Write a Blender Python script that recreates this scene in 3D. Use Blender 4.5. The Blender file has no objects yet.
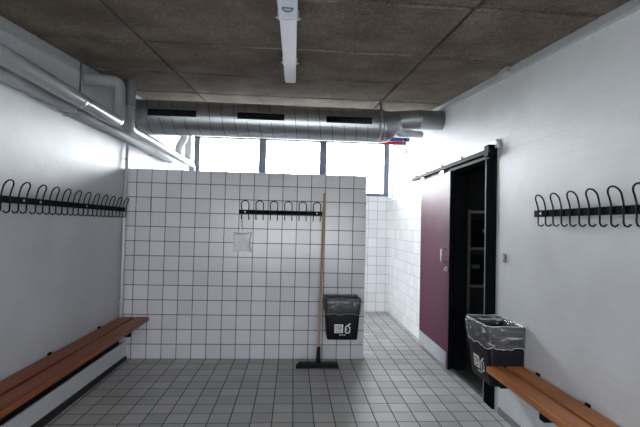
import bpy, bmesh, math, random
from mathutils import Vector, Matrix
random.seed(7)
PI = math.pi
S = bpy.context.scene
C = S.collection

# ------------------------------------------------------------------ measures (metres)
XL, XR = -1.745, 1.60          # side walls
YP, PT = 4.246, 0.12           # partition front, thickness
XP = 0.768                     # partition free end
YB, YF = 6.577, -1.30          # window wall, wall behind the photographer
T = 0.15                       # tile pitch
def ceil_z(y): return 2.335 + 0.0935 * y

# ------------------------------------------------------------------ materials
def nmat(name):
    m = bpy.data.materials.new(name); m.use_nodes = True
    nt = m.node_tree; b = nt.nodes['Principled BSDF']
    return m, nt, b
def N(nt, kind, **kw):
    n = nt.nodes.new(kind)
    for k, v in kw.items():
        if k in n.inputs: n.inputs[k].default_value = v
        else: setattr(n, k, v)
    return n
def L(nt, a, ao, b, bi): nt.links.new(a.outputs[ao], b.inputs[bi])
def coords(nt, scale=(1, 1, 1), loc=(0, 0, 0), rot=(0, 0, 0)):
    tc = N(nt, 'ShaderNodeTexCoord'); mp = N(nt, 'ShaderNodeMapping')
    mp.inputs['Scale'].default_value = scale; mp.inputs['Location'].default_value = loc; mp.inputs['Rotation'].default_value = rot
    L(nt, tc, 'Object', mp, 'Vector'); return mp
def ramp(nt, stops):
    r = N(nt, 'ShaderNodeValToRGB'); e = r.color_ramp.elements
    while len(e) < len(stops): e.new(0.5)
    for i, (p, c) in enumerate(stops):
        e[i].position = p; e[i].color = (c[0], c[1], c[2], 1)
    return r
def plain(name, col, rough=0.5, metal=0.0, var=0.12, scale=12, bump=0.0, spec=0.5, stretch=(1, 1, 1), coat=0.0):
    m, nt, b = nmat(name)
    mp = coords(nt, stretch)
    nz = N(nt, 'ShaderNodeTexNoise', Scale=scale, Detail=6.0, Roughness=0.6); L(nt, mp, 0, nz, 'Vector')
    lo = [c * (1 - var) for c in col]; hi = [min(1, c * (1 + var)) for c in col]
    r = ramp(nt, [(0.3, lo), (0.7, hi)]); L(nt, nz, 'Fac', r, 'Fac'); L(nt, r, 'Color', b, 'Base Color')
    b.inputs['Roughness'].default_value = rough; b.inputs['Metallic'].default_value = metal
    b.inputs['Specular IOR Level'].default_value = spec; b.inputs['Coat Weight'].default_value = coat
    if bump:
        bp = N(nt, 'ShaderNodeBump', Strength=bump, Distance=0.004); L(nt, nz, 'Fac', bp, 'Height'); L(nt, bp, 'Normal', b, 'Normal')
    return m
def mth(nt, op, a=None, b=None, av=0.0, bv=0.0):
    n = N(nt, 'ShaderNodeMath', operation=op); n.inputs[0].default_value = av; n.inputs[1].default_value = bv
    if a is not None: nt.links.new(a, n.inputs[0])
    if b is not None: nt.links.new(b, n.inputs[1])
    return n.outputs[0]
def gridmask(nt, u, v, pitch, ou, ov, w):
    """1 on the joints of a square grid, 0 on the tiles; also a cell-id vector"""
    out = []; cells = []
    for s, o in ((u, ou), (v, ov)):
        q = mth(nt, 'DIVIDE', mth(nt, 'SUBTRACT', s, bv=o), bv=pitch)
        cells.append(mth(nt, 'FLOOR', mth(nt, 'ADD', q, bv=0.5)) if False else mth(nt, 'FLOOR', q))
        fr = mth(nt, 'FRACT', q)
        d = mth(nt, 'MINIMUM', fr, mth(nt, 'SUBTRACT', None, fr, av=1.0))
        out.append(mth(nt, 'LESS_THAN', d, bv=w / pitch / 2))
    cv = N(nt, 'ShaderNodeCombineXYZ'); nt.links.new(cells[0], cv.inputs[0]); nt.links.new(cells[1], cv.inputs[1])
    return mth(nt, 'MAXIMUM', out[0], out[1]), cv.outputs[0]
def tilemat(name, axes, offs, tile, grout, w, rough=0.22, var=0.06, pattern=False, pitch=T):
    m, nt, b = nmat(name)
    tc = N(nt, 'ShaderNodeTexCoord'); sp = N(nt, 'ShaderNodeSeparateXYZ'); L(nt, tc, 'Object', sp, 0)
    u, v = sp.outputs[axes[0]], sp.outputs[axes[1]]
    mask, cell = gridmask(nt, u, v, pitch, offs[0], offs[1], w)
    wn = N(nt, 'ShaderNodeTexWhiteNoise'); nt.links.new(cell, wn.inputs['Vector'])
    nz = N(nt, 'ShaderNodeTexNoise', Scale=5.0, Detail=8.0, Roughness=0.7); L(nt, tc, 'Object', nz, 'Vector')
    k = mth(nt, 'ADD', mth(nt, 'MULTIPLY', wn.outputs['Value'], bv=0.5), mth(nt, 'MULTIPLY', nz.outputs['Fac'], bv=0.5))
    r = ramp(nt, [(0.25, [c * (1 - var) for c in tile]), (0.75, [min(1, c * (1 + var)) for c in tile])]); nt.links.new(k, r.inputs['Fac'])
    col = r.outputs['Color']; h = mth(nt, 'SUBTRACT', None, mask, av=1.0)
    if pattern:   # small raised dots and ribs of a non-slip floor tile
        m2, _ = gridmask(nt, u, v, 0.0125, 0.0, 0.0, 0.0045)
        fleck = N(nt, 'ShaderNodeTexNoise', Scale=180.0, Detail=3.0); L(nt, tc, 'Object', fleck, 'Vector')
        fr = ramp(nt, [(0.35, (0.72, 0.72, 0.72)), (0.65, (1.12, 1.12, 1.12))]); L(nt, fleck, 'Fac', fr, 'Fac')
        mx = N(nt, 'ShaderNodeMix', data_type='RGBA', blend_type='MULTIPLY'); mx.inputs['Factor'].default_value = 1
        nt.links.new(col, mx.inputs['A']); L(nt, fr, 'Color', mx, 'B'); col = mx.outputs['Result']
        my = N(nt, 'ShaderNodeMix', data_type='RGBA'); nt.links.new(mth(nt, 'MULTIPLY', m2, bv=0.22), my.inputs['Factor'])
        nt.links.new(col, my.inputs['A']); my.inputs['B'].default_value = (*grout, 1); col = my.outputs['Result']
        h = mth(nt, 'SUBTRACT', h, mth(nt, 'MULTIPLY', m2, bv=0.35))
    mx = N(nt, 'ShaderNodeMix', data_type='RGBA'); nt.links.new(mask, mx.inputs['Factor']); nt.links.new(col, mx.inputs['A'])
    mx.inputs['B'].default_value = (*grout, 1); L(nt, mx, 'Result', b, 'Base Color')
    ro = N(nt, 'ShaderNodeMix', data_type='FLOAT'); nt.links.new(mask, ro.inputs['Factor']); ro.inputs['A'].default_value = rough; ro.inputs['B'].default_value = 0.85
    L(nt, ro, 'Result', b, 'Roughness')
    bp = N(nt, 'ShaderNodeBump', Strength=0.5, Distance=0.0015); nt.links.new(h, bp.inputs['Height']); L(nt, bp, 'Normal', b, 'Normal')
    return m
def brickmat(name, col, axes, strength=0.35):
    m, nt, b = nmat(name)
    tc = N(nt, 'ShaderNodeTexCoord'); sp = N(nt, 'ShaderNodeSeparateXYZ'); L(nt, tc, 'Object', sp, 0)
    mp = N(nt, 'ShaderNodeCombineXYZ'); nt.links.new(sp.outputs[axes[0]], mp.inputs[0]); nt.links.new(sp.outputs[axes[1]], mp.inputs[1])
    br = N(nt, 'ShaderNodeTexBrick', Scale=1.0); br.offset = 0.5
    for k, v in (('Mortar Size', 0.006), ('Mortar Smooth', 0.6), ('Brick Width', 0.235), ('Row Height', 0.067)): br.inputs[k].default_value = v
    br.inputs['Color1'].default_value = (1, 1, 1, 1); br.inputs['Color2'].default_value = (.86, .86, .86, 1); br.inputs['Mortar'].default_value = (.2, .2, .2, 1)
    L(nt, mp, 0, br, 'Vector')
    nz = N(nt, 'ShaderNodeTexNoise', Scale=2.2, Detail=9.0, Roughness=0.65); L(nt, mp, 0, nz, 'Vector')
    r = ramp(nt, [(0.3, [c * .9 for c in col]), (0.7, [min(1, c * 1.05) for c in col])]); L(nt, nz, 'Fac', r, 'Fac')
    L(nt, r, 'Color', b, 'Base Color'); b.inputs['Roughness'].default_value = 0.55
    n2 = N(nt, 'ShaderNodeTexNoise', Scale=45.0, Detail=4.0); L(nt, mp, 0, n2, 'Vector')
    hh = mth(nt, 'ADD', br.outputs['Color'], mth(nt, 'MULTIPLY', n2.outputs['Fac'], bv=0.5))
    bp = N(nt, 'ShaderNodeBump', Strength=strength, Distance=0.004); nt.links.new(hh, bp.inputs['Height']); L(nt, bp, 'Normal', b, 'Normal')
    return m
def plaster(name, col):
    m, nt, b = nmat(name)
    mp = coords(nt)
    nz = N(nt, 'ShaderNodeTexNoise', Scale=1.6, Detail=10.0, Roughness=0.7, Distortion=0.4); L(nt, mp, 0, nz, 'Vector')
    r = ramp(nt, [(0.3, [c * .86 for c in col]), (0.6, col), (0.75, [min(1, c * 1.04) for c in col])]); L(nt, nz, 'Fac', r, 'Fac'); L(nt, r, 'Color', b, 'Base Color')
    b.inputs['Roughness'].default_value = 0.5
    n2 = N(nt, 'ShaderNodeTexNoise', Scale=14.0, Detail=8.0, Roughness=0.6); L(nt, mp, 0, n2, 'Vector')
    bp = N(nt, 'ShaderNodeBump', Strength=0.5, Distance=0.006); L(nt, n2, 'Fac', bp, 'Height'); L(nt, bp, 'Normal', b, 'Normal')
    return m
def woodmat(name, dark, light, axis=0, rough=0.38):
    m, nt, b = nmat(name)
    sc = [38, 38, 38]; sc[axis] = 1.6
    mp = coords(nt, tuple(sc))
    nz = N(nt, 'ShaderNodeTexNoise', Scale=1.0, Detail=7.0, Roughness=0.6, Distortion=0.6); L(nt, mp, 0, nz, 'Vector')
    r = ramp(nt, [(0.28, dark), (0.5, [(a + c) / 2 for a, c in zip(dark, light)]), (0.72, light)]); L(nt, nz, 'Fac', r, 'Fac'); L(nt, r, 'Color', b, 'Base Color')
    b.inputs['Roughness'].default_value = rough; b.inputs['Specular IOR Level'].default_value = .25
    bp = N(nt, 'ShaderNodeBump', Strength=0.15, Distance=0.002); L(nt, nz, 'Fac', bp, 'Height'); L(nt, bp, 'Normal', b, 'Normal')
    return m
def woodwool(name):
    m, nt, b = nmat(name)
    mp = coords(nt, (1, 1, 1))
    n1 = N(nt, 'ShaderNodeTexNoise', Scale=55.0, Detail=8.0, Roughness=0.75, Distortion=1.8); L(nt, mp, 0, n1, 'Vector')
    n2 = N(nt, 'ShaderNodeTexNoise', Scale=3.0, Detail=5.0); L(nt, mp, 0, n2, 'Vector')
    k = mth(nt, 'ADD', mth(nt, 'MULTIPLY', n1.outputs['Fac'], bv=0.72), mth(nt, 'MULTIPLY', n2.outputs['Fac'], bv=0.28))
    r = ramp(nt, [(0.34, (.036, .027, .021)), (0.5, (.142, .113, .092)), (0.68, (.33, .276, .232))]); nt.links.new(k, r.inputs['Fac']); L(nt, r, 'Color', b, 'Base Color')
    b.inputs['Roughness'].default_value = 0.95; b.inputs['Specular IOR Level'].default_value = 0.1
    bp = N(nt, 'ShaderNodeBump', Strength=0.8, Distance=0.006); L(nt, n1, 'Fac', bp, 'Height'); L(nt, bp, 'Normal', b, 'Normal')
    return m
def filmmat(name, tint, opacity, gloss=0.25):
    m, nt, b = nmat(name)
    nt.nodes.remove(b); out = [n for n in nt.nodes if n.type == 'OUTPUT_MATERIAL'][0]
    tr = N(nt, 'ShaderNodeBsdfTransparent', Color=(.93, .93, .94, 1))
    mp = coords(nt, (9, 9, 30)); nz = N(nt, 'ShaderNodeTexNoise', Scale=1.0, Detail=5.0, Distortion=1.0); L(nt, mp, 0, nz, 'Vector')
    bp = N(nt, 'ShaderNodeBump', Strength=0.9, Distance=0.01); L(nt, nz, 'Fac', bp, 'Height')
    df = N(nt, 'ShaderNodeBsdfDiffuse', Color=(*tint, 1)); gl = N(nt, 'ShaderNodeBsdfGlossy', Roughness=0.16, Color=(.9, .92, .95, 1))
    L(nt, bp, 'Normal', gl, 'Normal')
    a = N(nt, 'ShaderNodeMixShader'); rr = ramp(nt, [(0.42, (opacity * .3,) * 3), (0.56, (opacity,) * 3), (0.68, (min(1, opacity * 4.0),) * 3)]); L(nt, nz, 'Fac', rr, 'Fac')
    L(nt, rr, 'Color', a, 0); L(nt, tr, 0, a, 1); L(nt, df, 0, a, 2)
    c = N(nt, 'ShaderNodeMixShader'); c.inputs[0].default_value = gloss; L(nt, a, 0, c, 1); L(nt, gl, 0, c, 2); L(nt, c, 0, out, 'Surface')
    return m
def glassmat(name):
    m, nt, b = nmat(name)
    nt.nodes.remove(b); out = [n for n in nt.nodes if n.type == 'OUTPUT_MATERIAL'][0]
    tr = N(nt, 'ShaderNodeBsdfTransparent', Color=(.95, .97, .97, 1)); gl = N(nt, 'ShaderNodeBsdfGlossy', Roughness=0.02)
    fr = N(nt, 'ShaderNodeFresnel', IOR=1.45); a = N(nt, 'ShaderNodeMixShader'); L(nt, fr, 0, a, 0); L(nt, tr, 0, a, 1); L(nt, gl, 0, a, 2); L(nt, a, 0, out, 'Surface')
    return m
def ductmat(name):
    m, nt, b = nmat(name)
    mp = coords(nt, (1, 1, 1))
    nz = N(nt, 'ShaderNodeTexNoise', Scale=9.0, Detail=7.0, Roughness=0.7); L(nt, mp, 0, nz, 'Vector')
    vo = N(nt, 'ShaderNodeTexVoronoi', Scale=38.0); L(nt, mp, 0, vo, 'Vector')
    k = mth(nt, 'ADD', mth(nt, 'MULTIPLY', nz.outputs['Fac'], bv=0.85), mth(nt, 'MULTIPLY', vo.outputs['Distance'], bv=0.18))
    r = ramp(nt, [(0.3, (.34, .36, .38)), (0.75, (.47, .49, .51))]); nt.links.new(k, r.inputs['Fac']); L(nt, r, 'Color', b, 'Base Color')
    b.inputs['Metallic'].default_value = 0.95; b.inputs['Roughness'].default_value = 0.36
    return m

WALL = (.56, .575, .605)
M = dict(
    brick=brickmat('painted_brick', (.70, .715, .74), 'YZ', .17),
    wall=plaster('painted_plaster', WALL),
    tile_part=tilemat('partition_tiles', 'XZ', (.0302, 0.0), (.61, .595, .64), (.075, .075, .085), .0075),
    tile_end=tilemat('partition_end_tiles', 'YZ', (YP, 0.0), (.61, .595, .64), (.075, .075, .085), .0075),
    tile_back=tilemat('back_tiles', 'XZ', (.0302, 0.012), (.74, .75, .76), (.30, .31, .32), .006),
    tile_side=tilemat('side_tiles', 'YZ', (YB, 0.012), (.74, .75, .76), (.34, .35, .36), .006),
    floor=tilemat('floor_tiles', 'XY', (.0302, YP + .004), (.54, .537, .522), (.07, .07, .07), .0075, rough=.45, var=.13, pattern=True),
    ceiling=woodwool('wood_wool_panel'), gap=plain('ceiling_gap', (.03, .027, .025), .9),
    white=plain('white_paint', (.62, .635, .66), .42, var=.04), trim=plain('grey_white_trim', (.42, .435, .455), .45, var=.05),
    pipe=plain('pipe_wrap', (.24, .25, .262), .24, var=.06, scale=5, coat=.3),
    pipe_dull=plain('pipe_wrap_dull', (.27, .28, .295), .55, var=.06, spec=.25), pipe_pale=plain('pipe_wrap_pale', (.62, .63, .64), .4, var=.04),
    thinpipe=plain('pipe_paint', (.60, .61, .63), .35, var=.04),
    duct=ductmat('galvanised_duct'), seam=plain('duct_seam', (.075, .08, .09), .5, .3), ductgap=plain('duct_slot', (.008, .008, .010), .8, spec=.1),
    steel=plain('brushed_steel', (.52, .53, .55), .35, .85, stretch=(1, 1, 20)), kick=plain('kick_plate_metal', (.34, .355, .38), .5, .15),
    black=plain('black_powder_coat', (.006, .006, .007), .6, var=.2, spec=.05), blackwire=plain('black_wire', (.007, .007, .008), .5, spec=.15),
    post=plain('black_post', (.006, .007, .008), .7, spec=0), strip=plain('grey_strip', (.17, .185, .20), .6, spec=.1), frame=plain('dark_frame', (.018, .020, .023), .4), winframe=plain('window_frame_paint', (.10, .125, .16), .4),
    plastic=plain('black_plastic', (.008, .008, .0095), .5, var=.15, spec=.15), liner=filmmat('bin_liner_film', (.34, .35, .37), .11, .05),
    liner2=filmmat('bin_liner_clear_film', (.66, .67, .69), .15, .08),
    liner_fold=plain('bin_liner_fold', (.20, .205, .215), .3), liner2_fold=plain('bin_liner_clear_fold_glint', (.62, .63, .65), .3),
    marks=plain('white_print', (.74, .74, .74), .5, var=.02), darkmark=plain('dark_print', (.02, .02, .02), .5),
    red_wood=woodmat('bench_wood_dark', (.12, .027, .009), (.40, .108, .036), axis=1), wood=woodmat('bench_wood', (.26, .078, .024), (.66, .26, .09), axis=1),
    handle=woodmat('broom_wood', (.30, .16, .085), (.52, .31, .18), axis=2, rough=.55), bristle=plain('bristles', (.008, .008, .009), .9, var=.4, scale=80, stretch=(6, 6, .3)),
    cloth=plain('white_cloth', (.78, .78, .79), .85, var=.05, bump=.3), maroon=plain('maroon_laminate', (.074, .0085, .031), .5, var=.06, spec=.25),
    red=plain('red_paint', (.50, .018, .025), .4), blue=plain('blue_paint', (.020, .10, .34), .4), glass=glassmat('window_glass'),
    lens=plain('lamp_lens', (.78, .81, .85), .22, var=.03, scale=200, stretch=(1, .01, 1)), lampgrey=plain('lamp_end_grey', (.40, .47, .56), .4, var=.05), lampbody=plain('lamp_body', (.62, .64, .67), .4),
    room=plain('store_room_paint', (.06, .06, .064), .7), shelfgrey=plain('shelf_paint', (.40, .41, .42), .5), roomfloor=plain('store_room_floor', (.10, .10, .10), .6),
    base=plain('skirting_grey', (.20, .205, .21), .5), toe_shade=plain('black_recess_shade', (.012, .012, .013), .7), ground=plain('outdoor_ground', (.62, .62, .60), .9),
)

# ------------------------------------------------------------------ mesh helpers
def box(bm, x0, x1, y0, y1, z0, z1, bev=0.0):
    vs = [bm.verts.new((x, y, z)) for z in (z0, z1) for y in (y0, y1) for x in (x0, x1)]
    fs = [(0, 2, 3, 1), (4, 5, 7, 6), (0, 1, 5, 4), (2, 6, 7, 3), (0, 4, 6, 2), (1, 3, 7, 5)]
    faces = [bm.faces.new([vs[i] for i in f]) for f in fs]
    if bev:
        es = list({e for f in faces for e in f.edges})
        bmesh.ops.bevel(bm, geom=es, offset=bev, segments=2, profile=0.6, affect='EDGES')
def hexa(bm, pts):
    vs = [bm.verts.new(p) for p in pts]
    for f in [(0, 2, 3, 1), (4, 5, 7, 6), (0, 1, 5, 4), (2, 6, 7, 3), (0, 4, 6, 2), (1, 3, 7, 5)]: bm.faces.new([vs[i] for i in f])
def slope_box(bm, x0, x1, y0, y1, off0, off1):
    """box following the roof slope between heights ceil+off0 and ceil+off1"""
    hexa(bm, [(x, y, ceil_z(y) + o) for o in (off0, off1) for y in (y0, y1) for x in (x0, x1)])
def wall_box(bm, x0, x1, y0, y1, z0, off=0.12):
    hexa(bm, [(x, y, z0) for y in (y0, y1) for x in (x0, x1)] + [(x, y, ceil_z(y) + off) for y in (y0, y1) for x in (x0, x1)])
def tube(bm, path, r, seg=14, caps=True):
    P = [Vector(p) for p in path]; n = len(P); R = r if isinstance(r, (list, tuple)) else [r] * n
    rings = []; up = None
    for i in range(n):
        d = (P[min(i + 1, n - 1)] - P[max(i - 1, 0)]).normalized()
        if up is None:
            up = Vector((0, 0, 1)) if abs(d.z) < .9 else Vector((1, 0, 0))
        a = d.cross(up).normalized(); up = a.cross(d).normalized()
        rings.append([bm.verts.new(P[i] + (a * math.cos(2 * PI * k / seg) + up * math.sin(2 * PI * k / seg)) * R[i]) for k in range(seg)])
    for i in range(n - 1):
        for k in range(seg):
            f = bm.faces.new((rings[i][k], rings[i][(k + 1) % seg], rings[i + 1][(k + 1) % seg], rings[i + 1][k])); f.smooth = True
    if caps:
        bm.faces.new(rings[0][::-1]); bm.faces.new(rings[-1])
def fillet(pts, rad, n=8):
    """polyline with rounded corners"""
    P = [Vector(p) for p in pts]; out = [P[0]]
    for i in range(1, len(P) - 1):
        a = (P[i - 1] - P[i]); b = (P[i + 1] - P[i]); ra = min(rad, a.length * .49, b.length * .49)
        p0 = P[i] + a.normalized() * ra; p1 = P[i] + b.normalized() * ra
        for k in range(n + 1):
            t = k / n; out.append(p0 * (1 - t) ** 2 + P[i] * 2 * t * (1 - t) + p1 * t * t)
    out.append(P[-1]); return out
def obj(name, bm, mat, parent=None, loc=(0, 0, 0), world=True):
    """link bm as one mesh object; coordinates are world ones unless world=False"""
    bmesh.ops.recalc_face_normals(bm, faces=bm.faces)
    me = bpy.data.meshes.new(name); org = Vector(loc)
    if parent is not None and world: org = Vector(parent['base'])
    if world and org.length: bm.transform(Matrix.Translation(-org))
    bm.to_mesh(me); bm.free()
    for mm in (mat if isinstance(mat, (list, tuple)) else [mat]): me.materials.append(M[mm])
    o = bpy.data.objects.new(name, me); C.objects.link(o)
    if parent is not None: o.parent = parent; o['base'] = list(org)
    else: o.location = org; o['base'] = list(org)
    return o
def tag(o, label, cat, group=None, kind=None):
    o['label'] = label; o['category'] = cat
    if group: o['group'] = group
    if kind: o['kind'] = kind
    return o
def thing(name, label, cat, loc=(0, 0, 0), rz=0.0, group=None, kind=None):
    o = bpy.data.objects.new(name, None); C.objects.link(o); o.location = loc; o.rotation_euler = (0, 0, rz); o['base'] = list(loc)
    o.empty_display_size = .1
    return tag(o, label, cat, group, kind)
def B(): return bmesh.new()
def bxo(name, mat, parent, *a, bev=0.0):
    bm = B(); box(bm, *a, bev=bev); return obj(name, bm, mat, parent)
def struct(name, bm, mat, label, cat='structure'):
    return tag(obj(name, bm, mat), label, cat, kind='structure')

# ------------------------------------------------------------------ the room
DY0, DY1, DZ = 3.255, 3.97, 2.0         # doorway in the right wall
bm = B(); box(bm, XL - .2, XR + .012, YF - .2, YB + .2, -.12, 0); struct('floor', bm, 'floor', 'grey non-slip square floor tiles', 'floor')

bm = B()      # ceiling: wood-wool panels with open joints under a dark backing
xs = [XL - .03, -1.015, .889, XR + .03]
ys = [YF - .05] + [1.955 + .732 * k for k in range(-4, 7)] + [YB + .03]
ys = [y for y in ys if y <= YB + .03]
for i in range(len(xs) - 1):
    for j in range(len(ys) - 1):
        g = .010
        slope_box(bm, xs[i] + (g if i else 0), xs[i + 1] - (g if i < 2 else 0), ys[j] + .019, ys[j + 1] - .019, 0, .03)
k = len(bm.faces)
slope_box(bm, XL - .2, XR + .2, YF - .2, YB + .2, .03, .09)
bm.faces.ensure_lookup_table()
for f in bm.faces[k:]: f.material_index = 1
struct('ceiling', bm, ['ceiling', 'gap'], 'sloping ceiling of rough brown-grey wood-wool panels', 'ceiling')

SY0, SY1, SW0, SW1 = 4.60, 6.30, .55, 1.85
bm = B(); wall_box(bm, XL - .2, XL, YF, SY0, -.1); wall_box(bm, XL - .2, XL, SY1, YB, -.1); box(bm, XL - .2, XL, SY0, SY1, -.1, SW0); wall_box(bm, XL - .2, XL, SY0, SY1, SW1); struct('wall_left', bm, 'wall', 'white painted left wall', 'wall')
bm = B(); wall_box(bm, XR, XR + .14, YF, DY0, -.1); wall_box(bm, XR, XR + .14, DY1, YB, -.1); wall_box(bm, XR, XR + .14, DY0, DY1, DZ)
struct('wall_right', bm, 'brick', 'white painted brick right wall with the doorway', 'wall')
bm = B(); box(bm, XR - .008, XR + .002, 4.40, YB, 0, 1.83); struct('wall_right_tiled', bm, 'tile_side', 'white tiles on the right wall beyond the sliding door', 'wall')
SZ = 1.90     # window sill
bm = B(); box(bm, XL - .2, XR + .2, YB, YB + .2, -.1, SZ); hexa(bm, [(x, y, 2.83) for y in (YB, YB + .2) for x in (XL - .2, XR + .2)] + [(x, y, ceil_z(y) + .12) for y in (YB, YB + .2) for x in (XL - .2, XR + .2)])
struct('wall_back', bm, 'tile_back', 'white tiled end wall below the high windows', 'wall')
bm = B(); box(bm, XL, XP, YP, YP + PT, 0, 1.941)
bm.faces.ensure_lookup_table()
for f in bm.faces:
    if abs(f.normal.x) > .5 or f.calc_center_median().x > XP - .001: f.material_index = 1
struct('wall_partition', bm, ['tile_part', 'tile_end'], 'free-standing white tiled partition wall', 'wall')
# wall behind the photographer with an unseen window band added for fill light
WZ0, WZ1 = 0.55, 1.80
bm = B(); box(bm, XL - .2, XR + .2, YF - .2, YF, -.1, WZ0); hexa(bm, [(x, y, WZ1) for y in (YF - .2, YF) for x in (XL - .2, XR + .2)] + [(x, y, ceil_z(y) + .12) for y in (YF - .2, YF) for x in (XL - .2, XR + .2)])
box(bm, XL - .2, XL + .1, YF - .2, YF, WZ0, WZ1); box(bm, XR - .1, XR + .2, YF - .2, YF, WZ0, WZ1)
struct('wall_front', bm, 'wall', 'white wall behind the viewpoint with an added fill window', 'wall')

def window(name, x0, x1, y, z0, z1, n, label, depth=.07, ft=.055, mull=None):
    w = thing(name, label, 'window', ((x0 + x1) / 2, y, z0), kind='structure')
    bm = B(); e = .004
    box(bm, x0, x1, y - depth / 2, y + depth / 2, z0, z0 + ft); box(bm, x0, x1, y - depth / 2, y + depth / 2, z1 - ft, z1)
    box(bm, x0, x0 + ft * 1.7, y - depth / 2 + e, y + depth / 2 - e, z0, z1); box(bm, x1 - ft * 1.7, x1, y - depth / 2 + e, y + depth / 2 - e, z0, z1)
    obj('window_frame', bm, 'winframe', w)
    p = (x1 - x0) / n; cut = [x0] + (mull or [x0 + p * k for k in range(1, n)]) + [x1]
    for k in range(1, n):
        bm = B(); box(bm, cut[k] - .06, cut[k] + .06, y - depth / 2 - .004, y + depth / 2, z0 + ft, z1 - ft); obj('mullion', bm, 'winframe', w)
    for k in range(n):
        bm = B(); box(bm, cut[k] + .03, cut[k + 1] - .03, y - .004, y + .004, z0 + ft * .8, z1 - ft * .8); obj('pane', bm, 'glass', w)
    return w
window('window_1', -1.64, 1.575, YB + .06, SZ, 2.83, 3, 'high window band with dark blue-grey frames over the tiled end wall', mull=[-.535, .462])
window('fill_window_front', XL + .1, XR - .1, YF - .1, WZ0, WZ1, 3, 'unseen window band added behind the viewpoint for fill light')  # unseen window, added to bring fill daylight into the foreground

w3 = thing('fill_window_side', 'unseen side window added behind the tiled partition to brighten the shower', 'window', (XL - .1, 5.45, SW0), kind='structure')  # unseen window, added to brighten the shower side of the partition
bm = B()
for a in ((SY0, SY1, SW0, SW0 + .055), (SY0, SY1, SW1 - .055, SW1), (SY0, SY0 + .055, SW0 + .055, SW1 - .055), (SY1 - .055, SY1, SW0 + .055, SW1 - .055)): box(bm, XL - .135, XL - .065, *a)
obj('window_frame', bm, 'winframe', w3); bm = B(); box(bm, XL - .104, XL - .096, SY0 + .04, SY1 - .04, SW0 + .04, SW1 - .04); obj('pane', bm, 'glass', w3)
bm = B(); slope_box(bm, XL, XL + .045, YF, 4.55, -.055, .004); struct('trim_1', bm, 'trim', 'white cove strip between ceiling and left wall', 'trim')
bm = B(); slope_box(bm, XR - .038, XR, YF, YB, -.045, .004); struct('trim_2', bm, 'trim', 'white cove strip between ceiling and right wall', 'trim')
bm = B(); hexa(bm, [(x, y, z) for z0, z1 in ((0, 0), (1, 1)) for y, z in ((YF, (.13, .20)[z0]), (4.225, (.036, .185)[z0])) for x in (-1.678, -1.664)])
struct('baseboard_left', bm, 'white', 'white skirting board standing off the left wall under the bench', 'baseboard')
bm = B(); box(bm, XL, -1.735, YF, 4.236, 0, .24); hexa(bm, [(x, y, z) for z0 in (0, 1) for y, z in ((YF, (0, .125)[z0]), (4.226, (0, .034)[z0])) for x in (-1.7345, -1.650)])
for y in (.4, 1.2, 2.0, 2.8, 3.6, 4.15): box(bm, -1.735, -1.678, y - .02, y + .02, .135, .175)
struct('baseboard_left_shade', bm, 'toe_shade', 'black filler painted as the deep shade behind and under the white skirting board', 'baseboard')  # black strip and toe block paint in the deep shade under the bench
bm = B(); box(bm, XR - .010, XR, YF, 3.02, 0, .05, .003); struct('baseboard_right', bm, 'base', 'low grey skirting along the right wall', 'baseboard')

# ------------------------------------------------------------------ store room beyond the doorway
def room_shell():
    x0, x1, y0, y1, z1 = XR + .14, 3.1, 2.9, 5.25, 2.5
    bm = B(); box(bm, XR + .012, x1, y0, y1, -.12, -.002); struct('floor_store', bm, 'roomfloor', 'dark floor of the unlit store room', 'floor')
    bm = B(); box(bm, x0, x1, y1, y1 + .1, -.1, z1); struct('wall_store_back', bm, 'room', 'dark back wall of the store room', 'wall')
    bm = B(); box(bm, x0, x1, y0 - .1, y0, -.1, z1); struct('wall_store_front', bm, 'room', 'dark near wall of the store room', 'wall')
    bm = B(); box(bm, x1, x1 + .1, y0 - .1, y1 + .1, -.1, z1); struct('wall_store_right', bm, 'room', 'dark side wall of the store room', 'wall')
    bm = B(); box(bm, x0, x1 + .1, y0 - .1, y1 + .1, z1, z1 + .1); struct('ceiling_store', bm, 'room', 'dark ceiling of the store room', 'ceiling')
room_shell()
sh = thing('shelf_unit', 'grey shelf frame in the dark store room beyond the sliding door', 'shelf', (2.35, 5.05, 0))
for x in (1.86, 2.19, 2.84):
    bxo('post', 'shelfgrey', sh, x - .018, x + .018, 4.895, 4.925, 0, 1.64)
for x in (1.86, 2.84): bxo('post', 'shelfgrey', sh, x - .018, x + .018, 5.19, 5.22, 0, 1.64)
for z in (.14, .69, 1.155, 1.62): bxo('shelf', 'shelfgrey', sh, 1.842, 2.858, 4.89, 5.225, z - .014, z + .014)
def crate(x0, x1, z0, h, label):
    t = thing('storage_box', label, 'box', ((x0 + x1) / 2, 5.05, z0), group='dark boxes on the store room shelves')
    bxo('body', 'plastic', t, x0, x1, 4.945, 5.18, z0, z0 + h - .04, bev=.01); bxo('lid', 'plastic', t, x0 - .008, x1 + .008, 4.937, 5.185, z0 + h - .04, z0 + h, bev=.008)
    bxo('label_holder', 'base', t, (x0 + x1) / 2 - .05, (x0 + x1) / 2 + .05, 4.941, 4.946, z0 + h * .55, z0 + h * .68)
crate(2.24, 2.62, 1.171, .34, 'dark box on the upper shelf of the dark store room')
crate(2.10, 2.50, .706, .36, 'dark box with a grey tag on the middle shelf of the dark store room')

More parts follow.
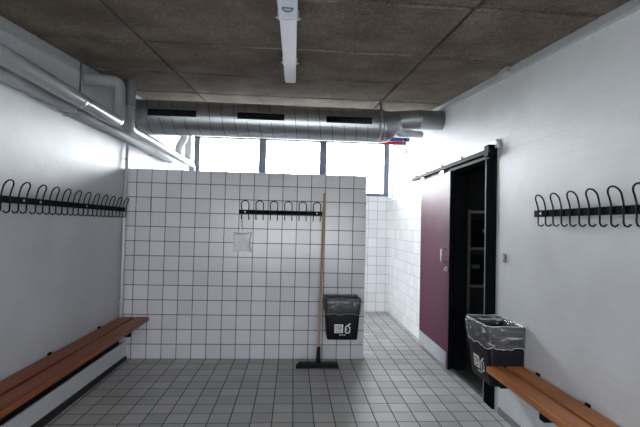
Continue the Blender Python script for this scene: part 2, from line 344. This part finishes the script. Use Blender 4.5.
# ------------------------------------------------------------------ sliding door
d = thing('door_1', 'maroon sliding door leaf hung from a black track, slid half open', 'door', (1.552, 4.43, 0), kind='structure')
leaf = bxo('leaf', 'maroon', d, 1.550, 1.578, 3.915, 4.825, .012, 1.975, bev=.003)
bxo('edge_seal', 'post', d, 1.5505, 1.579, 3.907, 3.9148, .012, 1.975)
kp = bxo('kick_plate', 'kick', d, 1.5465, 1.5502, 3.955, 4.815, .016, .168)
bm = B(); tube(bm, fillet([(1.55, 4.02, 1.19), (1.507, 4.02, 1.19), (1.507, 4.02, 1.06), (1.55, 4.02, 1.06)], .02), .008, 10); obj('handle', bm, 'steel', d)
bm = B(); tube(bm, [(1.55, 3.965, .992), (1.537, 3.965, .992)], .024, 16); tube(bm, [(1.537, 3.965, .992), (1.52, 3.965, .992)], .012, 12); obj('lock', bm, 'steel', d)
for y in (4.12, 4.75):
    bm = B(); box(bm, 1.537, 1.566, y - .05, y + .05, 1.975, 2.0); tube(bm, [(1.534, y, 2.012), (1.562, y, 2.012)], .02, 14); obj('hanger', bm, 'steel', d)

tk = thing('door_track', 'black overhead track carrying the maroon sliding door', 'door track', (1.56, 4.1, 2.0))
bxo('rail', 'black', tk, 1.525, 1.575, 3.06, 5.15, 2.006, 2.045, bev=.004)
bxo('lower_rail', 'strip', tk, 1.545, 1.560, 3.12, 3.93, 1.974, 1.981)
bxo('lower_lip', 'strip', tk, 1.550, 1.562, 3.12, 3.93, 1.991, 1.995)
bxo('backing_board', 'white', tk, 1.575, 1.60, 3.05, 5.2, 2.047, 2.115, bev=.003)
for y in (3.16, 3.65, 4.15, 4.65, 5.08):
    bm = B(); box(bm, 1.53, 1.577, y - .018, y + .018, 2.044, 2.066, .002); tube(bm, [(1.553, y, 2.06), (1.553, y, 2.078)], .009, 10); obj('bracket', bm, 'steel', tk)
bxo('end_stop', 'black', tk, 1.522, 1.578, 3.075, 3.15, 1.985, 2.075, bev=.003)

df = thing('door_frame', 'black door frame post and lining around the dark doorway', 'door frame', (1.6, 3.6, 0), kind='structure')
bxo('near_post', 'post', df, 1.580, 1.74, 3.085, 3.222, 0, 2.09, bev=.002)
bxo('edge_strip', 'strip', df, 1.588, 1.62, 3.2225, 3.258, 0, 1.985, bev=.002)
bxo('far_post', 'post', df, 1.604, 1.745, DY1 - .035, DY1 - .002, 0, 1.985)
bxo('head', 'post', df, 1.604, 1.745, 3.258, DY1 - .036, 1.95, 1.998)
bm = B(); box(bm, 1.592, 1.632, 3.257, DY1 - .01, .0005, .007, .001); tag(obj('threshold_strip', bm, 'steel'), 'thin metal threshold strip on the floor of the doorway', 'threshold', kind='structure')

# ------------------------------------------------------------------ coat hook rails
HOOK = None
def hook_mesh():
    h = .037; p = [(-h, -.020, -.068), (-h, -.036, -.079), (-h, -.052, -.074), (-h, -.058, -.060), (-h, -.058, .030), (-h * 1.03, -.067, .066)]
    for k in range(13):
        a = PI - PI * k / 12
        p.append((h * 1.06 * math.cos(a), -.071 - .014 * math.sin(a), .078 + .036 * math.sin(a)))
    p += [(h * 1.03, -.067, .066), (h, -.058, .030), (h, -.058, -.060), (h, -.052, -.074), (h, -.036, -.079), (h, -.020, -.068)]
    bm = B(); tube(bm, p, .0046, 8); me = bpy.data.meshes.new('hook'); bm.to_mesh(me); bm.free(); me.materials.append(M['blackwire']); return me
HOOK = hook_mesh()
def hook_rail(n, pitch, first, length, loc, rz, label, ends):
    t = thing('coat_hook_rail', label, 'coat rack', loc, rz, group='black coat hook rails')
    bm = B(); box(bm, 0, length, -.0525, -.042, -.021, .021, .002); obj('bar', bm, 'black', t, world=False)
    for k in range(n):
        o = bpy.data.objects.new('hook', HOOK); C.objects.link(o); o.parent = t; o.location = (first + k * pitch, 0, 0)
    for k in ends:
        x = first + k * pitch
        bm = B(); tube(bm, [(x, -.0005, 0), (x, -.060, 0)], .011, 14); tube(bm, [(x, -.053, 0), (x, -.064, 0)], .019, 16)
        b = obj('bolt', bm, 'black', t, world=False)
        bm = B(); tube(bm, [(x, -.0638, 0), (x, -.0675, 0)], .008, 12); obj('screw', bm, 'steel', b, world=False)
    return t
hook_rail(6, .1482, .063, .862, (-.565, YP, 1.524), 0, 'short black coat hook rail with six loops on the tiled partition', (0, 5))
hook_rail(10, .1498, .05, 1.45, (XL, 2.736, 1.514), PI / 2, 'black coat hook rail on the left wall running up to the tiled partition', (0, 4, 9))
hook_rail(10, .1498, .05, 1.505, (XL, 1.222, 1.514), PI / 2, 'black coat hook rail on the left wall, the nearer of the two there', (0, 5, 9))
hook_rail(10, .1465, .091, 1.48, (XR, 2.503, 1.510), -PI / 2, 'black coat hook rail on the white brick right wall', (0, 5, 9))

# ------------------------------------------------------------------ benches
def bench(label, xw, side, y0, y1, ztop, depth, wood, ybr, stand):
    """planks run along the wall at xw; side=+1 reaches towards +X"""
    t = thing('wall_bench', label, 'bench', (xw, (y0 + y1) / 2, 0), group='slatted wall benches')
    w = (depth - stand - .022) / 2
    for k in range(2):
        a = xw + side * (stand + k * (w + .022)); b = a + side * w
        bm = B(); box(bm, min(a, b), max(a, b), y0, y1, ztop - .038, ztop, .006); obj('plank', bm, wood, t)
    for y in ybr:
        bm = B(); xa, xb = xw + side * .0005, xw + side * (depth - .012)
        box(bm, min(xa, xb), max(xa, xb), y - .022, y + .022, ztop - .082, ztop - .0385, .003)
        box(bm, min(xa, xa + side * .012), max(xa, xa + side * .012), y - .016, y + .016, ztop - .20, ztop + .008, .002)
        tube(bm, [(xw + side * .0125, y, ztop + .003), (xw + side * .018, y, ztop + .003)], .008, 10)
        br = obj('bracket', bm, 'black', t)
        bm = B(); tube(bm, [(xw + side * (depth - .10), y, ztop - .0825), (xw + side * (depth - .10), y, ztop - .091)], .009, 8); obj('bolt', bm, 'steel', br)
    return t
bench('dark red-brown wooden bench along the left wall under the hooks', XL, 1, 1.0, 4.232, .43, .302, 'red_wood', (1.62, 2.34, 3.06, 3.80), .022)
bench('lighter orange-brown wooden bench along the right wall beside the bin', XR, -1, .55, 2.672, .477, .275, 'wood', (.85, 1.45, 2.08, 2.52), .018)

# ------------------------------------------------------------------ waste bins
BW, BWB, BD, BDB, BH = .352, .30, .275, .23, .40
def rrect(w, d, n, r, z):
    """rounded rectangle with its back on y=0, n points"""
    pts = []; cx = w / 2 - r
    cs = [(cx, -d + r, -PI / 2), (cx, -r, 0), (-cx, -r, PI / 2), (-cx, -d + r, PI)]
    seg = []
    for x, y, a0 in cs:
        for k in range(5): a = a0 + (PI / 2) * k / 4; seg.append(Vector((x + r * math.cos(a), y + r * math.sin(a), z)))
    seg.append(seg[0]); ln = [0]
    for a, b in zip(seg, seg[1:]): ln.append(ln[-1] + (b - a).length)
    for i in range(n):
        s = ln[-1] * i / n; j = max(k for k in range(len(ln)) if ln[k] <= s + 1e-9); j = min(j, len(seg) - 2)
        t = (s - ln[j]) / max(1e-9, ln[j + 1] - ln[j]); pts.append(seg[j].lerp(seg[j + 1], t))
    return pts
def loft(bm, rings, close_first=False, close_last=False, smooth=True):
    R = [[bm.verts.new(p) for p in r] for r in rings]
    for a, b in zip(R, R[1:]):
        n = len(a)
        for k in range(n):
            f = bm.faces.new((a[k], a[(k + 1) % n], b[(k + 1) % n], b[k])); f.smooth = smooth
    if close_first: bm.faces.new(R[0][::-1])
    if close_last: bm.faces.new(R[-1])
def waste_bin(loc, rz, label, liner, seed):
    t = thing('waste_bin', label, 'bin', loc, rz, group='black wall-hung waste bins')
    n = 96; off = lambda p, g: [Vector((v.x * (1 - g / .17), (v.y + BD / 2) * (1 - g / .13) - BD / 2, v.z)) for v in p]
    bm = B()
    rings = [rrect(BWB, BDB, n, .02, 0), rrect(BWB + .004, BDB + .003, n, .022, .008), rrect(BW, BD, n, .025, BH), ]
    rings += [[Vector((v.x, v.y, BH + .004)) for v in off(rrect(BW, BD, n, .025, BH), .004)], [Vector((v.x, v.y, BH)) for v in off(rrect(BW, BD, n, .025, BH), .008)],
              [Vector((v.x, v.y - .0, .012)) for v in off(rrect(BWB, BDB, n, .02, 0), .008)]]
    loft(bm, rings, True, True); body = obj('body', bm, 'plastic', t, world=False)
    for f in body.data.polygons:
        if len(f.vertices) > 4: f.use_smooth = False
    # mounting plate on the wall
    bm = B(); box(bm, -.10, .10, -.004, -.0003, BH - .12, BH - .02, .001); obj('mounting_plate', bm, 'black', t, world=False)
    # liner folded over the rim
    rnd = random.Random(seed); ph = [rnd.random() * 6.28 for _ in range(8)]
    def wav(u, v, s): return s * (math.sin(7 * u + ph[0] + 3 * v) + .7 * math.sin(13 * u + ph[1] - 5 * v) + .6 * math.sin(23 * u + ph[2] + 9 * v) + .4 * math.sin(41 * u + ph[3]))
    rings = []
    for (g, z, amp) in ((-.012, BH - .27, .003), (-.012, BH - .18, .003), (-.012, BH - .10, .003), (-.010, BH - .03, .002), (-.006, BH + .006, .001), (.002, BH + .012, .001), (.007, BH + .006, .001), (.010, BH - .025, .003), (.011, BH - .06, .005), (.010, BH - .10, .005), (.006, BH - .14, .0025)):
        q_ = min(1, z / BH); ww = BWB + (BW - BWB) * q_ + 2 * g; dd = BDB + (BD - BDB) * q_ + g + (g if g < 0 else 0)
        ring = []
        for k, v in enumerate(rrect(ww, dd, n, .03, 0)):
            u = 2 * PI * k / n; q = v.copy(); nrm = Vector((v.x / ww, (v.y + dd / 2) / dd, 0)).normalized()
            a = wav(u, z * 8, amp); q += nrm * (a * .6 + (amp if g > 0 else -amp))
            if g < 0: q.y -= .012
            q.z = z + (wav(u, 1.0, .005) if (g > 0 and z < BH - .10) else wav(u, 2.0, .0012))
            q.y = min(q.y, -.0045)
            ring.append(q)
        rings.append(ring)
    bm = B(); loft(bm, rings); ln = obj('liner', bm, liner, t, world=False)
    bm = B(); tube(bm, rings[5] + rings[5][:1], .0022, 6); tube(bm, rings[-1] + rings[-1][:1], .0020, 6); obj('film_fold_glint', bm, liner + '_fold', ln, world=False)  # rim and hem folds, their flat colour carries the film's edge highlight
    # printing on the front: white square with a dark swirl, outlined container, a tiny line of print
    fy = lambda z: -(BDB + (BD - BDB) * z / BH) - .0048
    def q(x0, x1, z0, z1, e=0.0):
        vs = []
        for (x, z) in ((x0, z0), (x1, z0), (x1, z1), (x0, z1)): vs.append((x, fy(z) - e, z))
        return vs
    def patch(bm, x0, x1, z0, z1, e=0.0):
        f = q(x0, x1, z0, z1, e); b = [(x, y + .002, z) for x, y, z in f]
        hexa(bm, [f[0], f[1], b[0], b[1], f[3], f[2], b[3], b[2]])
    bm = B(); patch(bm, -.083, .003, .070, .157); sq = obj('pictogram_square', bm, 'marks', t, world=False)
    def stroke(bm, pts, w, e):
        for (xa, za), (xb, zb) in zip(pts, pts[1:]):
            dx, dz = xb - xa, zb - za; l = math.hypot(dx, dz); nx, nz = -dz / l * w / 2, dx / l * w / 2; ex, ez = dx / l * w * .3, dz / l * w * .3
            P = [(xa - ex + nx, za - ez + nz), (xa - ex - nx, za - ez - nz), (xb + ex + nx, zb + ez + nz), (xb + ex - nx, zb + ez - nz)]
            f = [(x, fy(z) - e, z) for x, z in P]; b = [(x, fy(z) - e + .0007, z) for x, z in P]
            hexa(bm, b[:] + f[:])
    bm = B()
    stroke(bm, [(-.076, 0.138), (-.058, 0.128), (-.042, 0.142), (-.024, 0.140), (-.012, 0.128), (-.018, 0.112), (-.036, 0.104)], .0065, .0012)
    stroke(bm, [(-.072, 0.112), (-.054, 0.104), (-.040, 0.120), (-.026, 0.122)], .0065, .0012)
    stroke(bm, [(-.068, 0.088), (-.048, 0.080), (-.030, 0.090), (-.012, 0.088)], .006, .0012)
    obj('swirl_mark', bm, 'darkmark', sq, world=False)
    bm = B()
    stroke(bm, [(.026, 0.082), (.034, 0.072), (.062, 0.072), (.070, 0.082), (.070, 0.128), (.060, 0.140), (.036, 0.140), (.026, 0.128), (.026, 0.082)], .010, .0006)
    stroke(bm, [(.048, 0.144), (.056, 0.156), (.074, 0.164)], .010, .0006); stroke(bm, [(.040, 0.120), (.040, 0.092)], .006, .0006)
    obj('container_mark', bm, 'marks', t, world=False)
    bm = B(); x = -.034
    for wdt in (.007, .005, .008, .006, .004, .008, .006): patch(bm, x, x + wdt, .046, .055); x += wdt + .003
    obj('small_print', bm, 'marks', t, world=False)
    return t
waste_bin((.513, YP, .268), 0, 'black waste bin hung on the tiled partition right of the broom', 'liner', 3)
waste_bin((XR, 2.832, .335), -PI / 2, 'black waste bin with clear liner on the right wall between doorway and bench', 'liner2', 11)

# ------------------------------------------------------------------ broom
br = thing('broom', 'push broom with a wooden handle leaning on the tiled partition', 'broom', (.268, 4.02, 0))
top, foot = Vector((.318, YP - .014, 1.735)), Vector((.280, 4.04, .115))
bm = B(); tube(bm, [foot.lerp(top, k / 10) for k in range(11)] + [top + (top - foot).normalized() * .008], [.0125] * 11 + [.006], 12); obj('handle', bm, 'handle', br)
dv = (top - foot).normalized()
bm = B(); tube(bm, [foot - dv * .078, foot - dv * .03, foot + dv * .06, foot + dv * .075], [.022, .021, .018, .016], 14); obj('socket', bm, 'plastic', br)
bm = B(); box(bm, .080, .465, 3.985, 4.050, .024, .044, .006); obj('head', bm, 'plastic', br)
bm = B()
for i in range(54):
    for j in range(5):
        x = .076 + i * .0073; y = 3.986 + j * .0145; fl = (j - 2) * .006; hexa(bm, [(x - .003 + (x - .27) * .09, y - .006 + fl, .0008), (x + .0035 + (x - .27) * .09, y - .006 + fl, .0008), (x - .003 + (x - .27) * .09, y + .005 + fl, .0008), (x + .0035 + (x - .27) * .09, y + .005 + fl, .0008), (x - .003, y - .005, .025), (x + .0035, y - .005, .025), (x - .003, y + .004, .025), (x + .0035, y + .004, .025)])
obj('bristles', bm, 'bristle', br)['kind'] = 'stuff'

# ------------------------------------------------------------------ small pouch hanging from the first hook
pc = thing('cloth_pouch', 'small white pouch hanging by a cord from the leftmost hook on the partition', 'pouch', (-.528, YP - .03, 1.11))
bm = B(); n = 20; fr = []; bk = []
for j in range(n + 1):
    a, b = [], []
    for i in range(n + 1):
        u, v = i / n * 2 - 1, j / n * 2 - 1
        px = u * (.098 - .016 * (1 - v * v) ) * (1 + .04 * abs(u * v)); pz = v * (.108 - .014 * (1 - u * u))
        th = .026 * (max(0, (1 - u * u) * (1 - v * v))) ** .45 + .004 * math.sin(5 * u + 3 * v) * (1 - u * u) * (1 - v * v) + .0012
        x, z = -.528 + px, 1.208 + pz
        a.append(bm.verts.new((x, YP - .032 - th, z))); b.append(bm.verts.new((x, YP - .032 + th, z)))
    fr.append(a); bk.append(b)
for j in range(n):
    for i in range(n):
        f = bm.faces.new((fr[j][i], fr[j][i + 1], fr[j + 1][i + 1], fr[j + 1][i])); f.smooth = True
        f = bm.faces.new((bk[j][i], bk[j + 1][i], bk[j + 1][i + 1], bk[j][i + 1])); f.smooth = True
for k in range(n):
    bm.faces.new((fr[0][k], bk[0][k], bk[0][k + 1], fr[0][k + 1])); bm.faces.new((fr[n][k], fr[n][k + 1], bk[n][k + 1], bk[n][k]))
    bm.faces.new((fr[k][0], fr[k + 1][0], bk[k + 1][0], bk[k][0])); bm.faces.new((fr[k][n], bk[k][n], bk[k + 1][n], fr[k + 1][n]))
obj('pouch', bm, 'cloth', pc)
bm = B(); x1 = -.539
tube(bm, [(-.534, YP - .032, 1.288), (-.540, YP - .040, 1.36), (x1 - .003, YP - .048, 1.44), (x1 - .004, YP - .046, 1.458), (x1 + .003, YP - .044, 1.452), (-.534, YP - .038, 1.37), (-.528, YP - .032, 1.288)], .0035, 8); obj('cord', bm, 'cloth', pc)

# ------------------------------------------------------------------ switch and small fittings on the right wall
sw = thing('wall_switch', 'small grey switch on the right wall beside the doorway', 'switch', (XR, 2.95, 1.16))
bxo('plate', 'base', sw, XR - .010, XR - .0002, 2.930, 2.970, 1.155, 1.222, bev=.003); bxo('rocker', 'trim', sw, XR - .014, XR - .0098, 2.938, 2.962, 1.168, 1.209, bev=.002)
sb = thing('sensor_box', 'small white box on the strip between ceiling and right wall', 'sensor', (XR - .06, 2.87, ceil_z(2.87) - .06))
z = ceil_z(2.87); bxo('housing', 'trim', sb, XR - .078, XR - .0385, 2.82, 2.93, z - .045, z - .006, bev=.004); bxo('cover', 'base', sb, XR - .074, XR - .042, 2.812, 2.8205, z - .041, z - .012)

# ------------------------------------------------------------------ ceiling lamp
lp = thing('ceiling_lamp', 'long narrow unlit strip lamp on the brown ceiling', 'ceiling lamp', (-.055, 2.5, ceil_z(2.5) - .08))
def slope_obj(name, mat, x0, x1, y0, y1, o0, o1, bev=0.0):
    bm = B(); slope_box(bm, x0, x1, y0, y1, o0, o1)
    if bev: bmesh.ops.bevel(bm, geom=list(bm.edges), offset=bev, segments=2, affect='EDGES')
    return obj(name, bm, mat, lp)
slope_obj('housing', 'lampbody', -.094, -.014, 1.70, 3.25, -.032, -.0005, .004)
slope_obj('diffuser', 'lens', -.098, -.010, 2.005, 3.25, -.084, -.0325, .010)
slope_obj('end_cap', 'lampgrey', -.095, -.013, 3.2505, 3.272, -.080, -.004, .003)
em = slope_obj('gear_box', 'lampgrey', -.101, -.007, 1.66, 2.0, -.088, -.0325, .006)
bm = B(); yc = 1.885; pts = []
for k in range(13):
    a = PI * k / 12; pts.append((-.054 + .026 * math.cos(a), yc + .040 * math.sin(a) - .015, ceil_z(yc) - .0885 + .0935 * (.040 * math.sin(a) - .015)))
pts.append(pts[0]); tube(bm, pts, .0028, 6); obj('letter_mark', bm, 'darkmark', em)
for y in (2.05, 2.80):
    for s in (-1, 1):
        bm = B(); x = -.054 + s * .050; z = ceil_z(y) - .045
        box(bm, x - .005, x + .005, y - .014, y + .014, z - .022, z + .022, .002); tube(bm, [(x, y, z - .012), (x + s * .014, y, z - .018)], .004, 8); obj('clip', bm, 'steel', lp)

# ------------------------------------------------------------------ ventilation duct under the ceiling
DYC, DZC, DR = 4.30, 2.494, .178
du = thing('air_duct', 'round galvanised ventilation duct across the room above the partition', 'duct', (0, DYC, DZC))
bm = B(); nx = 60; x0, x1 = -1.70, .90
tube(bm, [(x0 + (x1 - x0) * k / nx, DYC, DZC) for k in range(nx + 1)], DR, 48); obj('body', bm, 'duct', du)
bm = B(); turn = 0; pts = []       # spiral lock seam
pitch = .125; nt = int((x1 - x0) / pitch)
for k in range(nt * 24 + 1):
    a = 2 * PI * k / 24; pts.append((x0 + .004 + pitch * k / 24, DYC + (DR + .0008) * math.cos(a), DZC + (DR + .0008) * math.sin(a)))
tube(bm, pts, .0034, 5); obj('spiral_seam', bm, 'seam', du)
bm = B(); tube(bm, [(x0 - .03, DYC, DZC), (x0 + .012, DYC, DZC)], DR + .006, 48); obj('end_cap', bm, 'duct', du)
bm = B(); tube(bm, [(.885, DYC, DZC), (.93, DYC, DZC)], DR + .005, 48); obj('joint_collar', bm, 'duct', du)
bm = B(); sr = .100; zt = 2.583         # eccentric reducer, then a short flexible bend and the narrow end piece
tube(bm, [(.93, DYC, DZC), (.94, DYC, DZC), (1.09, DYC, DZC + .058), (1.11, DYC, DZC + .064)], [DR, DR, sr + .012, sr + .012], 40); obj('reducer', bm, 'duct', du)
bm = B(); p = []; rr = []
for k in range(25):
    t = k / 24; p.append((1.11 + .22 * t, DYC, DZC + .064 + .025 * t)); rr.append(sr + .002 + .005 * (k % 2))
tube(bm, p, rr, 40); obj('flexible_bend', bm, 'duct', du)
bm = B(); tube(bm, [(1.33, DYC, zt), (1.355, DYC, zt), (1.356, DYC, zt), (1.598, DYC, zt)], [sr + .008, sr + .008, sr + .004, sr + .004], 40); obj('narrow_end', bm, 'duct', du)
bm = B(); tube(bm, [(1.10, DYC + .12, 2.50), (1.22, DYC + .30, 2.50), (1.50, DYC + .40, 2.515)], [.05, .045, .04], 24); obj('branch_pipe', bm, 'duct', du)
def grille(xa, xb):
    a = math.radians(-158)    # direction on the duct surface, facing the room and slightly up
    th = math.radians(178)
    def pt(x, ang, r): return (x, DYC + r * math.cos(ang), DZC + r * math.sin(ang))
    def patch(bm, xa, xb, a0, a1, r0, r1, n=8):
        for k in range(n):
            b0, b1 = a0 + (a1 - a0) * k / n, a0 + (a1 - a0) * (k + 1) / n
            hexa(bm, [pt(xa, b0, r0), pt(xb, b0, r0), pt(xa, b1, r0), pt(xb, b1, r0), pt(xa, b0, r1), pt(xb, b0, r1), pt(xa, b1, r1), pt(xb, b1, r1)])
    hh = .034 / DR; fw = .017
    bm = B()
    patch(bm, xa - fw, xb + fw, th - hh - fw / DR, th - hh, DR - .002, DR + .010, 2); patch(bm, xa - fw, xb + fw, th + hh, th + hh + fw / DR, DR - .002, DR + .010, 2)
    patch(bm, xa - fw, xa, th - hh, th + hh, DR - .002, DR + .010); patch(bm, xb, xb + fw, th - hh, th + hh, DR - .002, DR + .010)
    g = obj('grille', bm, 'duct', du)
    bm = B(); patch(bm, xa, xb, th - hh, th + hh, DR + .0008, DR + .003); obj('slot', bm, 'ductgap', g)
    bm = B(); m = int((xb - xa) / .02)
    for k in range(1, m): x = xa + (xb - xa) * k / m; patch(bm, x - .0012, x + .0012, th - hh, th + hh, DR + .0025, DR + .008, 4)
    obj('louvre', bm, 'ductgap', g)
for xa, xb in ((-1.49, -1.01), (-.60, -.12), (.31, .79)): grille(xa, xb)
bm = B(); box(bm, .868, .892, DYC - DR - .012, DYC - DR - .008, DZC - .0, ceil_z(DYC - DR) - .001)
box(bm, .868, .892, DYC - DR - .012, DYC - DR + .004, DZC - .004, DZC); obj('hanger_strap', bm, 'seam', du)

# red and blue painted pipes behind the duct, and a hanging pull cord
def stub(name, mat, label, x0, x1, y, z, r, cat='pipe'):
    t = thing(name, label, cat, ((x0 + x1) / 2, y, z)); bm = B(); tube(bm, [(x0, y, z), (x1, y, z)], r, 20); obj('pipe_run', bm, mat, t)
    bm = B(); tube(bm, [(x1, y, z), (x1 + .012, y, z)], r * 1.18, 20); obj('end_fitting', bm, 'steel', t)
    bm = B(); tube(bm, [(x1 - .02, y, z + r * .9), (x1 - .02, y, 2.45 if y > DYC + .1 else z + .12)], .004, 8); tube(bm, [(x1 - .024, y, z), (x1 - .016, y, z)], r * 1.15, 20); obj('hanger', bm, 'steel', t)
stub('red_pipe', 'red', 'short red pipe just below the duct near the right wall', .96, 1.275, 4.62, 2.383, .020)
stub('blue_pipe', 'blue', 'short blue pipe just above the red pipe by the duct', 1.0, 1.33, 4.66, 2.436, .023)
pcx = thing('pull_cord', 'thin grey pull cord hanging beneath the blue pipe', 'cord', (1.285, 4.56, 2.25))
bm = B(); tube(bm, [(1.285, 4.56, 2.52), (1.285, 4.56, 2.31)], .0025, 8); obj('string', bm, 'base', pcx)
bm = B(); tube(bm, [(1.285, 4.56, 2.315), (1.285, 4.56, 2.30), (1.285, 4.56, 2.255), (1.285, 4.56, 2.25)], [.004, .009, .011, .008], 12); obj('toggle', bm, 'base', pcx)

# ------------------------------------------------------------------ insulated pipes along the left wall
PX, PZ, PR = -1.52, 2.243, .050
p1 = thing('insulated_pipe', 'shiny grey wrapped pipe along the left wall, turning up before the duct', 'pipe', (PX, 2.5, PZ), group='wrapped pipes along the left wall')
run = [(PX, YF + .02, PZ), (PX, 3.54, PZ), (PX, 3.54, 2.602), (-1.744, 3.365, 2.548)]
bm = B(); tube(bm, fillet(run, .085, 8), PR, 24); obj('pipe_run', bm, 'pipe', p1)
bm = B(); tube(bm, [(PX, 2.907, PZ + PR), (PX, 2.907, ceil_z(2.907) - .001)], .006, 8); obj('hanger_rod', bm, 'seam', p1)
bm = B(); tube(bm, [(PX, 2.892, PZ), (PX, 2.922, PZ)], PR + .003, 24); obj('hanger_clamp', bm, 'pipe', p1)
p2 = thing('insulated_pipe', 'pale wrapped pipe from the ceiling down and back to the window, left of the duct', 'pipe', (PX, 5.1, PZ), group='wrapped pipes along the left wall')
bm = B(); tube(bm, fillet([(PX + .005, 3.745, ceil_z(3.745) - .004), (PX + .005, 3.745, PZ), (PX, 3.85, PZ), (PX, 6.03, PZ), (PX, 6.03, 1.0)], .075, 8), .046, 24); obj('pipe_run', bm, 'pipe', p2)
bm = B(); tube(bm, [(PX + .005, 3.745, 2.42), (PX + .005, 3.745, 2.45)], .049, 24); obj('joint_band', bm, 'pipe', p2)
p3 = thing('insulated_pipe', 'lower wrapped pipe tucked against the left wall under the shinier one', 'pipe', (-1.685, 2.5, 2.25), group='wrapped pipes along the left wall')
bm = B(); tube(bm, [(-1.697, YF + .02, 2.235), (-1.697, 5.58, 2.235), (-1.697, 5.585, 2.235)], [.045, .045, .041], 24); obj('pipe_run', bm, 'pipe_dull', p3)
for y in (1.2, 3.12, 4.9):
    bm = B(); tube(bm, [(-1.697, y - .012, 2.235), (-1.697, y + .012, 2.235)], .0475, 24); box(bm, XL + .0005, -1.697, y - .012, y + .012, 2.183, 2.191); obj('clamp', bm, 'pipe_dull', p3)
p4 = thing('riser_pipe', 'thin white pipe rising in the corner of left wall and partition', 'pipe', (-1.712, 4.2, 0))
bm = B(); tube(bm, [(-1.712, 4.205, .245), (-1.712, 4.205, 2.192)], .0155, 14); obj('pipe_run', bm, 'thinpipe', p4)
for z in (.585, 1.50, 2.03):
    bm = B(); tube(bm, [(-1.712, 4.205, z - .010), (-1.712, 4.205, z + .010)], .019, 14); tube(bm, [(-1.744, 4.205, z), (-1.728, 4.205, z)], .006, 8); obj('clip', bm, 'thinpipe', p4)
p5 = thing('riser_pipe', 'pale vertical pipe in front of the left end of the window', 'pipe', (-1.52, 5.80, 2.29))
bm = B(); tube(bm, [(-1.52, 5.80, 2.289), (-1.52, 5.80, ceil_z(5.80) - .005)], .048, 20); obj('pipe_run', bm, 'pipe_pale', p5)
bm = B(); tube(bm, [(-1.52, 5.80, 2.66), (-1.52, 5.80, 2.69)], .052, 20); obj('joint_band', bm, 'pipe_pale', p5)
p6 = thing('offset_pipe', 'pale pipe with a double bend beside the vertical pipe at the window', 'pipe', (-1.545, 5.42, 2.29))
bm = B(); tube(bm, fillet([(-1.47, 5.42, ceil_z(5.42) - .005), (-1.47, 5.42, 2.50), (-1.545, 5.42, 2.40), (-1.545, 5.42, 2.291)], .06, 6), .045, 20); obj('pipe_run', bm, 'pipe_pale', p6)
bm = B(); tube(bm, [(-1.47, 5.42, 2.62), (-1.47, 5.42, 2.65)], .049, 20); obj('joint_band', bm, 'pipe_pale', p6)

# ------------------------------------------------------------------ outdoor ground
bm = B(); box(bm, -20, 20, YB + .25, 40, -.4, -.3); box(bm, -20, 20, -40, YF - .25, -.4, -.3); box(bm, -20, XL - .25, YF - .25, YB + .25, -.4, -.3); struct('ground', bm, 'ground', 'ground outside the windows', 'ground')

# ------------------------------------------------------------------ light
w = bpy.data.worlds.new('World'); S.world = w; w.use_nodes = True
wt = w.node_tree; bg = wt.nodes['Background']; bg.inputs['Color'].default_value = (.95, .965, 1.0, 1)
# overcast sky, much brighter on the side of the hidden sun (beyond the high windows)
SKY_LOW, SKY_HIGH = 12.5, 40.0
tc = N(wt, 'ShaderNodeTexCoord'); dt = N(wt, 'ShaderNodeVectorMath', operation='DOT_PRODUCT'); dt.inputs[1].default_value = (0.05, .80, .60)
L(wt, tc, 'Generated', dt, 0); mr = N(wt, 'ShaderNodeMapRange', interpolation_type='SMOOTHSTEP')
for k_, v_ in (('From Min', -.1), ('From Max', 1.0), ('To Min', SKY_LOW), ('To Max', SKY_HIGH)): mr.inputs[k_].default_value = v_
L(wt, dt, 'Value', mr, 'Value'); L(wt, mr, 'Result', bg, 'Strength')
def portal(name, loc, rot, sx, sy):
    l = bpy.data.lights.new(name, 'AREA'); l.shape = 'RECTANGLE'; l.size = sx; l.size_y = sy; l.cycles.is_portal = True
    o = bpy.data.objects.new(name, l); C.objects.link(o); o.location = loc; o.rotation_euler = rot
portal('window_portal', (-.03, YB + .16, 2.365), (-PI / 2, 0, 0), 3.2, .9)
portal('fill_portal_side', (XL - .17, 5.45, 1.2), (0, -PI / 2, 0), 1.3, 1.7)
portal('fill_portal_front', (-.07, YF - .16, (WZ0 + WZ1) / 2), (PI / 2, 0, 0), 3.1, WZ1 - WZ0)

# ------------------------------------------------------------------ camera (solved from the tile grids)
f, yaw, pitch, roll, h = 402.43, .064927, .028304, .023483, 1.40633
F = Vector((math.sin(yaw) * math.cos(pitch), math.cos(yaw) * math.cos(pitch), math.sin(pitch)))
R0 = Vector((math.cos(yaw), -math.sin(yaw), 0)); U0 = R0.cross(F)
R = R0 * math.cos(roll) + U0 * math.sin(roll); U = -R0 * math.sin(roll) + U0 * math.cos(roll)
cam = bpy.data.cameras.new('camera'); cam.sensor_width = 36; cam.sensor_fit = 'HORIZONTAL'; cam.lens = 36 * f / 640; cam.clip_start = .02
co = bpy.data.objects.new('camera', cam); C.objects.link(co)
mw = Matrix((R, U, -F)).transposed().to_4x4(); mw.translation = Vector((0, 0, h)); co.matrix_world = mw
S.camera = co
for o in bpy.data.objects:
    if 'base' in o: del o['base']
S.view_settings.view_transform = 'Standard'; S.view_settings.look = 'None'; S.view_settings.gamma = 1; S.view_settings.use_curve_mapping = False
S.view_settings.exposure = 0.0
